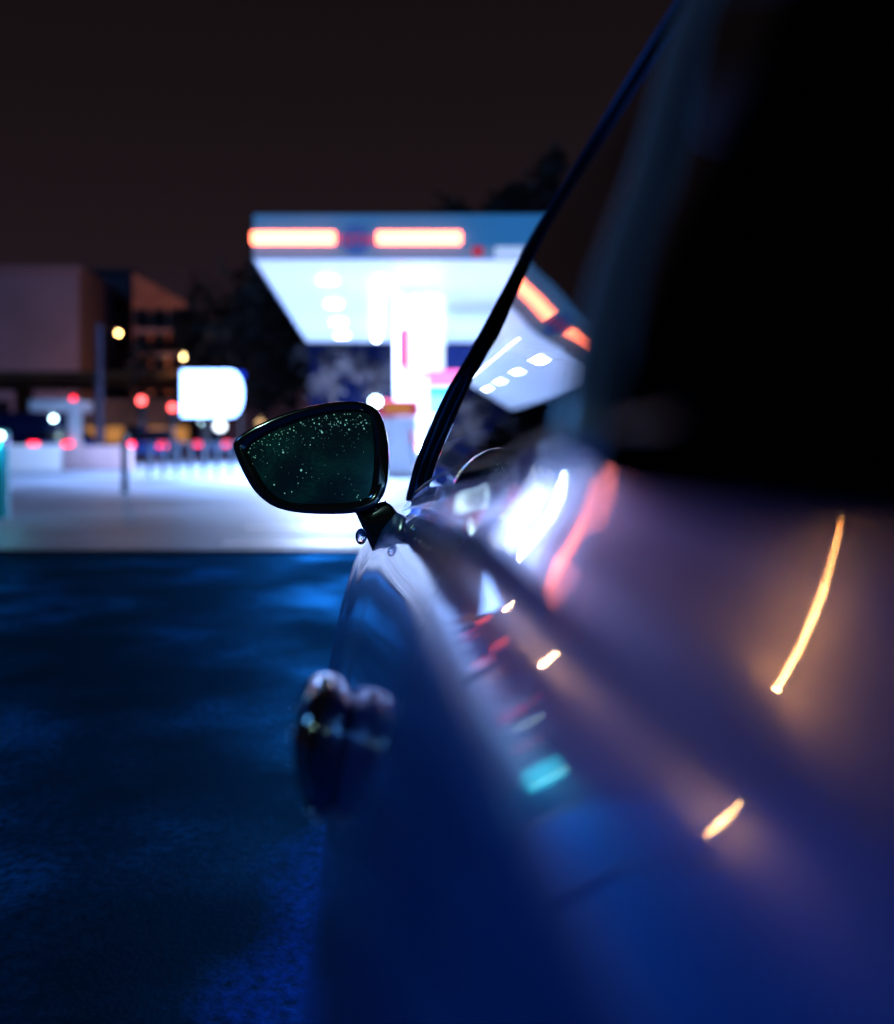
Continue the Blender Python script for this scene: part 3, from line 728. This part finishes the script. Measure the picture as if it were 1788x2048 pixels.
# wheels
def wheel(x, y, ang, sgn):
    root = empty('wheel'); root.parent = car; root.location = (x - car.location.x, y - car.location.y, .335); root.rotation_euler = (0, 0, ang)
    R, W = .335, .115
    ty = MB().lathe([(.225, -W), (.25, -W - .008), (.30, -W - .006), (.325, -W + .012), (R, -W + .035), (R, W - .035), (.325, W - .012), (.30, W + .006), (.25, W + .008), (.225, W)], (0, 0, 0), n=56)
    ty.build('tyre', M['rubber'], root, smooth=True)
    o_ = W * sgn
    rm = MB().lathe([(.228, o_), (.222, o_ * 1.08), (.205, o_ * .95), (.2, o_ * .2), (.0, o_ * .2)], (0, 0, 0), n=48)
    for k_ in range(10):
        a = 2 * PI * k_ / 10; ca, sa = math.cos(a), math.sin(a)
        rm.tube([(o_ * .82, ca * .04, sa * .04), (o_ * .72, ca * .12, sa * .12), (o_ * .92, ca * .212, sa * .212)], [.026, .017, .015], n=8)
    rm.ball((o_ * .85, 0, 0), .055, sq=(.5, 1, 1))
    rim = rm.build('rim', M['rim'], root, smooth=True)
    for k_ in range(5):
        a = 2 * PI * (k_ + .5) / 5; MB().ball((o_ * .9, math.cos(a) * .06, math.sin(a) * .06), .012).build('wheel_nut', M['chrome'], rim, smooth=True)
    MB().lathe([(.16, o_ * .1), (.165, o_ * .3), (.06, o_ * .3)], (0, 0, 0), n=32).build('brake_disc', M['rim'], rim)
    return root
wheel(.10, 2.80, 0, -1); wheel(2 * CXL - .10, 2.80, 0, 1)
wheel(.075, -1.05, 0, -1); wheel(2 * CXL - .075, -1.05, 0, 1)

# greenhouse: front edge of the door glass follows the windscreen pillar
PIL = [(825, 985, 1.95), (846, 930, 1.84), (870, 870, 1.74), (905, 790, 1.62), (960, 690, 1.50), (1010, 590, 1.40), (1060, 490, 1.32), (1120, 390, 1.24), (1200, 260, 1.16), (1280, 130, 1.10), (1362, 0, 1.05), (1440, -125, 1.01), (1520, -250, .98)]
PP = [at(*p) for p in PIL]
PP[0] = Vector((.080, 1.98, .845))
ROOFZ = PP[-1].z
pz = [p.z for p in PP]; pxs = [p.x for p in PP]; pys = [p.y for p in PP]
def pil_x(z): return smooth_interp(z, pz, pxs)
def pil_y(z): return smooth_interp(z, pz, pys)
TOE = .013
def glass_pt(y, z): 
    return (pil_x(z) + .004 - TOE * (pil_y(z) - y) - .004 * max(0, .9 - y) ** 2, y, z)
def glass_panel(y_front, y_back, ny=24, nz=26, zt=ROOFZ):
    v = []
    for i in range(ny + 1):
        for j in range(nz + 1):
            s = j / nz
            # bottom follows the belt, top the roof rail; front edge follows the pillar
            if y_front is None:
                z_ = lerp(.845, zt, s); yf = pil_y(z_) - .004; y = lerp(yf, y_back, (i / ny)); zb2 = CAMH - belt(y)[1] - .02
                z = lerp(zb2, zt, s); yf = pil_y(z) - .004; y = lerp(yf, y_back, i / ny)
            else:
                y = lerp(y_front, y_back, i / ny); zb2 = CAMH - belt(y)[1] - .02; z = lerp(zb2, zt, s)
            v.append(glass_pt(y, z))
    f = [(i * (nz + 1) + j, (i + 1) * (nz + 1) + j, (i + 1) * (nz + 1) + j + 1, i * (nz + 1) + j + 1) for i in range(ny) for j in range(nz)]
    return v, f
YB = .40
v, f = glass_panel(None, YB)
part(MB().add(v, f), 'window', M['glass'], smooth=True)
part(MB().add([mirror(a) for a in v], f), 'window', M['glass'], smooth=True)
# centre pillar and rear quarter glass
v, f = glass_panel(YB - .004, YB - .34, 6); part(MB().add([(a[0] - .002, a[1], a[2]) for a in v], f), 'door_pillar', M['matte_black'], smooth=True)
v, f = glass_panel(YB - .004, YB - .34, 6); part(MB().add([mirror(a) for a in v], f), 'door_pillar', M['gloss_black'], smooth=True)
v, f = glass_panel(YB - .344, -.75, 12); part(MB().add(v, f), 'quarter_window', M['dark_glass'], smooth=True)
part(MB().add([mirror(a) for a in v], f), 'quarter_window', M['glass'], smooth=True)
# roof
rv = []; ry = [.97, .7, .3, -.1, -.5, -.8]
for y in ry:
    x0_ = glass_pt(y, ROOFZ)[0]
    for k_ in range(13):
        s = k_ / 12; x = lerp(x0_, 2 * CXL - x0_, s); rv.append((x, y, ROOFZ - .002 + .055 * math.sin(PI * s) ** .7 - .06 * max(0, -.1 - y)))
part(MB().add(rv, [(i * 13 + j, i * 13 + j + 1, (i + 1) * 13 + j + 1, (i + 1) * 13 + j) for i in range(5) for j in range(12)]), 'roof', M['paint'], smooth=True)
# windscreen and rear window
wv = []
for i, p in enumerate(PP):
    for k_ in range(13):
        s = k_ / 12; wv.append((lerp(p.x, 2 * CXL - p.x, s), p.y + .22 * math.sin(PI * s) * (1 - .55 * i / (len(PP) - 1)), p.z + .03 * math.sin(PI * s)))
part(MB().add(wv, [(i * 13 + j, i * 13 + j + 1, (i + 1) * 13 + j + 1, (i + 1) * 13 + j) for i in range(len(PP) - 1) for j in range(12)]), 'windscreen', M['clear'], smooth=True)
bwv = []
for i in range(5):
    s2 = i / 4; y = lerp(-.8, -1.5, s2); x0_ = lerp(glass_pt(-.8, ROOFZ)[0], .25, s2); z0_ = lerp(ROOFZ - .045, CAMH - .10, s2)
    for k_ in range(9): s = k_ / 8; bwv.append((lerp(x0_, 2 * CXL - x0_, s), y - .1 * math.sin(PI * s), z0_ + .03 * math.sin(PI * s)))
part(MB().add(bwv, [(i * 9 + j, i * 9 + j + 1, (i + 1) * 9 + j + 1, (i + 1) * 9 + j) for i in range(4) for j in range(8)]), 'rear_window', M['glass'], smooth=True)
# pillar trims: door frame, windscreen moulding, roof rail
def ribbon(pts, wdt, nrm=(-1, -.25, 0), th=.006, n=10):
    """rounded strip following pts, lying on the glass"""
    mb = MB(); vs = []; N = Vector(nrm).normalized()
    for i, p in enumerate(pts):
        d = (pts[min(i + 1, len(pts) - 1)] - pts[max(0, i - 1)]).normalized(); a = d.cross(N).normalized(); b_ = a.cross(d).normalized()
        ww = wdt[i] if isinstance(wdt, list) else wdt
        for k_ in range(n):
            t = 2 * PI * k_ / n; ct, st = math.cos(t), math.sin(t)
            vs.append(p + a * ww * .5 * math.copysign(abs(ct) ** .6, ct) + b_ * th * math.copysign(abs(st) ** .8, st))
    m_ = len(pts)
    fs = [(i * n + k_, i * n + (k_ + 1) % n, (i + 1) * n + (k_ + 1) % n, (i + 1) * n + k_) for i in range(m_ - 1) for k_ in range(n)] + [tuple(range(n)), tuple(range((m_ - 1) * n, m_ * n))]
    return mb.add(vs, fs)
def fine(pts, m_=6):
    o_ = []
    zs = [lerp(pz[0], pz[-1], i / 60) for i in range(61)]
    return [Vector((pil_x(z), pil_y(z), z)) for z in zs]
PF = fine(PP)
rail = [Vector(glass_pt(y, ROOFZ + .002)) for y in (.92, .8, .6, .4, .2, 0, -.3, -.8)]
DF = [p + Vector((.010, -.012, 0)) for p in PF]
for s in (0, 1):
    mm_ = (lambda q: Vector(mirror(q))) if s else (lambda q: q)
    nr = (1, -.25, 0) if s else (-1, -.25, 0)
    part(ribbon([mm_(p) for p in DF + rail], .0135, nr), 'window_frame', M['gloss_black'], smooth=True, angle=180)
    NP_ = 33
    lowp = [p + Vector((-.004 - .004 * (1 - i / NP_) + .006 * (i / NP_) ** 3, .030 - .028 * (i / NP_), -.002)) for i, p in enumerate(PF[:NP_])]
    part(ribbon([mm_(p) for p in lowp], [.0095 - .007 * (i / NP_) ** 1.5 for i in range(NP_)], nr, th=.007), 'windscreen_pillar', M['gloss_black'], smooth=True, angle=180)
    midp = [p + Vector((.004, .008, 0)) for p in PF[:58]]
    part(ribbon([mm_(p) for p in midp], .0045, nr, th=.0095), 'bright_seal', M['chrome'], smooth=True, angle=180)
    inp = [p + Vector((.0185, -.016, -.001)) for p in PF]
    part(ribbon([mm_(p) for p in inp], .0022, nr, th=.004), 'bright_seal', M['chrome'], smooth=True, angle=180)
# pale strip added on the glass to show as a leaning streak of light
M['glint_metal'] = mat('glint_strip_metal', (.75, .80, 1.0), rough=.45, metal=1.0)
for y0_, y1_, wd in ((.430, .74, .0055),):
    tp_ = [Vector(glass_pt(lerp(y0_, y1_, i / 14), lerp(.945, 1.30, i / 14))) + Vector((-.003, 0, 0)) for i in range(15)]
    part(ribbon(tp_, wd, (-1, -.3, 0), th=.010, n=16), 'glint_strip', M['glint_metal'], smooth=True, angle=180)
    part(ribbon([Vector(mirror(p)) for p in tp_], wd, (1, -.3, 0), th=.005, n=16), 'glint_strip', M['glint_metal'], smooth=True, angle=180)
# belt seal
for s in (0, 1):
    bs = []
    for i in range(60):
        y = lerp(1.93, -.8, i / 59); xb, hb = belt(y); p = Vector((xb + .001, y, CAMH - hb + .001)); bs.append(Vector(mirror(p)) if s else p)
    part(ribbon(bs, .008, (0, 0, 1), th=.003), 'belt_seal', M['satin_black'], smooth=True, angle=180)

# seats, wheel, dash
def seat(x):
    r = empty('seat'); r.parent = car; r.matrix_parent_inverse = Matrix.Translation(car.location).inverted(); r.location = (x, 1.46, 0)
    MB().box(-.24, .24, -.35, .22, .40, .52).build('cushion', M['seat'], r, bevel=.05)
    bk = MB(); yb = [(-.30, .50), (-.36, .72), (-.44, .95), (-.50, 1.10)]
    vs = []
    for i, (y, z) in enumerate(yb):
        w_ = .25 - .03 * i
        vs += [(-w_, y + .07, z), (-w_ * .75, y + .02, z), (w_ * .75, y + .02, z), (w_, y + .07, z), (w_, y - .08, z), (-w_, y - .08, z)]
    fs = [(i * 6 + k_, i * 6 + (k_ + 1) % 6, (i + 1) * 6 + (k_ + 1) % 6, (i + 1) * 6 + k_) for i in range(3) for k_ in range(6)] + [tuple(range(6)), tuple(range(18, 24))]
    bk.add(vs, fs).build('seat_back', M['seat'], r, bevel=.03)
    MB().box(-.13, .13, -.56, -.45, 1.12, 1.27).build('headrest', M['seat'], r, bevel=.04)
    return r
seat(.46); seat(1.20)
part(MB().box(.14, 1.52, 1.82, 1.99, .70, .825), 'dashboard', M['interior'], bevel=.03)
stw = MB(); c_ = Vector((.46, 1.70, .72)); pts = []
for k_ in range(33):
    t = 2 * PI * k_ / 32; pts.append(c_ + Vector((.18 * math.cos(t), .07 * math.sin(t), .165 * math.sin(t))))
stw.tube(pts, .014, n=8, caps=False); stw.tube([c_ + Vector((-.17, 0, 0)), c_, c_ + Vector((.17, 0, 0))], .014, n=8); stw.tube([c_, c_ + Vector((0, .15, -.08))], .03)
part(stw, 'steering_wheel', M['interior'], smooth=True)

# headlamp, tail lamps
for s in (0, 1):
    hp = (.20, 3.42, .64); hp = mirror(hp) if s else hp
    part(MB().ball(hp, .12, sq=(.8, 1.0, .6)), 'headlight', M['chrome'], smooth=True)
    tp = (.42, -1.93, .66); tp = mirror(tp) if s else tp
    part(MB().ball(tp, .10, sq=(1.3, .9, .6)), 'tail_light', M['tail_off'], smooth=True)

# door handle: a glossy bar standing off the door, beaded with rain
hd = MB(); prof = []
def handle_ring(y, cx, ch, rx, rz):
    return [Vector((cx + rx * math.cos(2 * PI * k_ / 28) * (1 - .22 * math.sin(2 * PI * k_ / 28) * -1), y, CAMH - ch + rz * math.sin(2 * PI * k_ / 28))) for k_ in range(28)]
hr = [handle_ring(.885, -.044, .262, .004, .01), handle_ring(.888, -.043, .262, .018, .035), handle_ring(.900, -.040, .262, .023, .049), handle_ring(.93, -.038, .262, .025, .052), handle_ring(1.0, -.040, .262, .026, .050), handle_ring(1.08, -.036, .268, .020, .035), handle_ring(1.12, -.030, .270, .010, .018), handle_ring(1.13, -.026, .270, .002, .003)]
HD = []
h_ = MB(); vs = [p for L in hr for p in L]; n = 28
h_.add(vs, [(i * n + k_, i * n + (k_ + 1) % n, (i + 1) * n + (k_ + 1) % n, (i + 1) * n + k_) for i in range(len(hr) - 1) for k_ in range(n)] + [tuple(range(n)), tuple(range((len(hr) - 1) * n, len(hr) * n))])
M['wet_chrome'] = mat('rain_beaded_gloss', (.006, .008, .012), rough=.05, coat=1, bump=(90, .22))
hdl = part(h_, 'door_handle', M['wet_chrome'], smooth=True, angle=70)
hdl.parent = door_left; hdl.matrix_parent_inverse = Matrix.Identity(4)
M['clear_drop'] = mat('rain_drop', (.7, .75, .8), rough=.05, metal=1)
hdm = MB(); rr_ = random.Random(12)
for _ in range(18):
    k_ = rr_.uniform(0, 2 * PI); yy = rr_.choice([.893, .90, .915, .94, .97]) ; f_ = .85 if yy < .9 else 1.0
    cx_, rx_, rz_ = -.041, .026 * f_, .051 * f_
    hdm.ball((cx_ + rx_ * math.cos(k_) * (1 + .22 * math.sin(k_)), yy, CAMH - .262 + rz_ * math.sin(k_)), rr_.uniform(.0015, .0032), n=10, m=7)
ddo = part(hdm, 'rain_beads', M['clear_drop'], door_left, smooth=True); ddo['kind'] = 'stuff'

MY = 1.87
OUT = [(466, 890), (474, 876), (494, 861), (525, 845), (560, 830), (600, 817), (640, 808), (680, 803), (712, 803), (738, 809), (756, 822), (768, 845), (775, 880), (778, 920), (776, 955), (769, 985), (758, 1004), (740, 1018), (705, 1027), (660, 1029), (610, 1027), (575, 1022), (545, 1012), (520, 994), (500, 970), (485, 942), (472, 912)]
INN = [(494, 898), (506, 883), (530, 867), (560, 853), (600, 838), (640, 828), (680, 822), (712, 821), (732, 825), (742, 836), (746, 860), (748, 890), (748, 925), (745, 958), (740, 984), (729, 997), (708, 1004), (670, 1007), (630, 1008), (596, 1007), (570, 1002), (550, 992), (534, 976), (520, 955), (508, 932), (499, 914)]
mroot = empty('side_mirror'); mroot.parent = car; mroot.matrix_parent_inverse = Matrix.Translation(car.location).inverted()
def smooth_loop(pts, n):
    out_ = []; m_ = len(pts)
    for i in range(n):
        u = i * m_ / n; k_ = int(u); t = u - k_
        p0, p1, p2, p3 = [Vector(pts[(k_ + d) % m_]) for d in (-1, 0, 1, 2)]
        out_.append(.5 * ((2 * p1) + (-p0 + p2) * t + (2 * p0 - 5 * p1 + 4 * p2 - p3) * t * t + (-p0 + 3 * p1 - 3 * p2 + p3) * t ** 3))
    return out_
def loop3(pts, n, Y, scale=1.0, off=(0, 0), slant=.03):
    L = smooth_loop(pts, n); cx = sum(p.x for p in L) / n; cy = sum(p.y for p in L) / n; r = []
    for p in L:
        q = at(cx + (p.x - cx) * scale + off[0], cy + (p.y - cy) * scale + off[1], MY); q.y = Y + (q.x + .08) * slant; r.append(q)
    return r
NL = 96
o0 = loop3(OUT, NL, MY + .004); o1 = loop3(INN, NL, MY + .002, 1.0)
loops = [loop3(INN, NL, MY + .012, 1.005), loop3(INN, NL, MY - .001, 1.02), loop3(OUT, NL, MY - .004, .955), loop3(OUT, NL, MY - .002, .985), loop3(OUT, NL, MY + .006, 1.0),
         loop3(OUT, NL, MY + .02, 1.005), loop3(OUT, NL, MY + .045, .975, (6, 2)), loop3(OUT, NL, MY + .07, .88, (14, 4)), loop3(OUT, NL, MY + .088, .70, (22, 6)), loop3(OUT, NL, MY + .098, .42, (28, 8)), loop3(OUT, NL, MY + .101, .1, (30, 8))]
def loft(loops_, close_last=True):
    mb = MB(); n = len(loops_[0]); vs = [p for L in loops_ for p in L]
    fs = [(i * n + k_, i * n + (k_ + 1) % n, (i + 1) * n + (k_ + 1) % n, (i + 1) * n + k_) for i in range(len(loops_) - 1) for k_ in range(n)]
    if close_last: fs.append(tuple(range((len(loops_) - 1) * n, len(loops_) * n)))
    return mb.add(vs, fs)
part(loft(loops), 'mirror_housing', M['gloss_black'], mroot, smooth=True, angle=75)

def mirror_glass_mat():
    m = bpy.data.materials.new('dewy_mirror_glass'); m.use_nodes = True
    n = m.node_tree.nodes; l = m.node_tree.links; n.clear()
    o = n.new('ShaderNodeOutputMaterial'); mx = n.new('ShaderNodeMixShader'); gl = n.new('ShaderNodeBsdfGlossy'); df = n.new('ShaderNodeBsdfDiffuse')
    gl.inputs['Color'].default_value = (.10, .30, .28, 1); gl.inputs['Roughness'].default_value = .16
    t = n.new('ShaderNodeTexCoord'); a = n.new('ShaderNodeTexNoise'); a.inputs['Scale'].default_value = 420; a.inputs['Detail'].default_value = 5
    b2 = n.new('ShaderNodeTexNoise'); b2.inputs['Scale'].default_value = 15; b2.inputs['Detail'].default_value = 4
    l.new(t.outputs['Object'], a.inputs['Vector']); l.new(t.outputs['Object'], b2.inputs['Vector'])
    mu = n.new('ShaderNodeMath'); mu.operation = 'MULTIPLY'; l.new(a.outputs[0], mu.inputs[0]); l.new(b2.outputs[0], mu.inputs[1])
    r = n.new('ShaderNodeValToRGB'); r.color_ramp.elements[0].position = .22; r.color_ramp.elements[1].position = .38
    r.color_ramp.elements[0].color = (.0, .001, .0012, 1); r.color_ramp.elements[1].color = (.005, .050, .040, 1)
    l.new(mu.outputs[0], r.inputs[0]); l.new(r.outputs[0], df.inputs[0])
    mx.inputs[0].default_value = .45
    l.new(gl.outputs[0], mx.inputs[1]); l.new(df.outputs[0], mx.inputs[2]); l.new(mx.outputs[0], o.inputs[0])
    return m
M['mirror'] = mirror_glass_mat()
gl_ = loop3(INN, NL, MY + .008, 1.0)
mg = MB(); mg.add(gl_, [tuple(range(NL))]); mgo = part(mg, 'mirror_glass', M['mirror'], mroot)
# dew drops on the mirror glass
M['dew'] = mat('dew', (.75, 1.0, .92), rough=.3, spec=1.0)  # pale colour makes the drops show as glints of light
DR = [(497,905,1.2),(500,897,1),(503,890,1),(508,887,1),(516,882,1),(517,872,1.3),(523,883,1),(538,870,1.3),(557,870,1),(559,857,1),(561,853,1),(563,863,1),(575,866,1.2),(580,858,1),(587,861,1.4),(587,854,1),(601,845,1.5),(606,848,1),(616,836,1.2),(625,839,1.2),(628,846,1.5),(638,848,1.6),(638,836,1),(652,832,1.2),(660,848,1.2),(668,829,1.4),(676,843,1.6),(681,846,1.4),(669,850,1),(692,840,1.6),(690,850,1.5),(698,859,1.7),(700,828,1),(689,828,1),(720,831,1.2),(722,845,1.5),(733,846,1.6),(728,857,1.6),(726,851,1.2),(644,865,2.2),(642,862,1.2),(627,876,1.2),(620,890,1.2),(558,889,1.2),(566,905,2.0),(565,900,1),(509,915,1),(504,928,1.2),(602,941,2.4),(612,946,1),(548,970,1.5),(583,984,1.2),(596,967,1),(569,987,1.2),(714,995,1.2),(716,991,1),(721,1001,1),(695,828,1),(540,890,1.1),(552,868,1.1),(730,840,1)]
rnd = random.Random(3)
for _ in range(120):
    u = rnd.random(); px = lerp(505, 740, u); top = interp(px, [505, 560, 620, 680, 740], [885, 855, 834, 824, 830]); DR.append((px, top + 3 + abs(rnd.gauss(0, 22)), rnd.uniform(.35, .8)))
for _ in range(50): DR.append((rnd.uniform(515, 740), rnd.uniform(850, 995), rnd.uniform(.3, .6)))
dm = MB()
for px, py, r in DR:
    q = at(px, py, MY); q.y = MY + .0078 + (q.x + .08) * .03; rr = r * .00085
    dm.ball(q, rr, n=8, m=6, sq=(1, .7, 1.1))
dmo = part(dm, 'dew_drops', M['dew'], mroot, smooth=True); dmo['kind'] = 'stuff'

# mirror stalk
st = [(708, 1022), (742, 1012), (772, 1004), (785, 1014), (805, 1040), (830, 1056), (862, 1078), (900, 1105), (880, 1150), (830, 1128), (800, 1107), (748, 1113), (728, 1066)]
def lp(pts, Y, sc_=1.0):
    L = [Vector(p) for p in pts]; cx = sum(p.x for p in L) / len(L); cy = sum(p.y for p in L) / len(L)
    r = []
    for p in L:
        q = at(cx + (p.x - cx) * sc_, cy + (p.y - cy) * sc_, MY); q.y = Y; r.append(q)
    return r
stl = [lp(st, MY + .022, .86), lp(st, MY + .026, .95), lp(st, MY + .034, 1.0), lp(st, MY + .075, 1.0), lp(st, MY + .09, .9)]
stm = loft(stl); stm.add(stl[0], [tuple(range(len(st)))])
part(stm, 'mirror_stalk', M['gloss_black'], mroot, smooth=True, angle=40)
M['drop'] = mat('water_drop', (.75, .85, 1.0), rough=.0)
M['drop'].node_tree.nodes['Principled BSDF'].inputs['Transmission Weight'].default_value = 1; M['drop'].node_tree.nodes['Principled BSDF'].inputs['IOR'].default_value = 1.33
for px, py, r, sq in ((722, 1076, .011, (.9, .9, 1.3)), (768, 1114, .009, (1.2, .9, .7))):
    q = at(px, py, MY); q.y = MY + .03; part(MB().ball(q, r, sq=sq, n=20, m=14), 'hanging_drop', M['drop'], mroot, smooth=True)

bpy.context.view_layer.update()
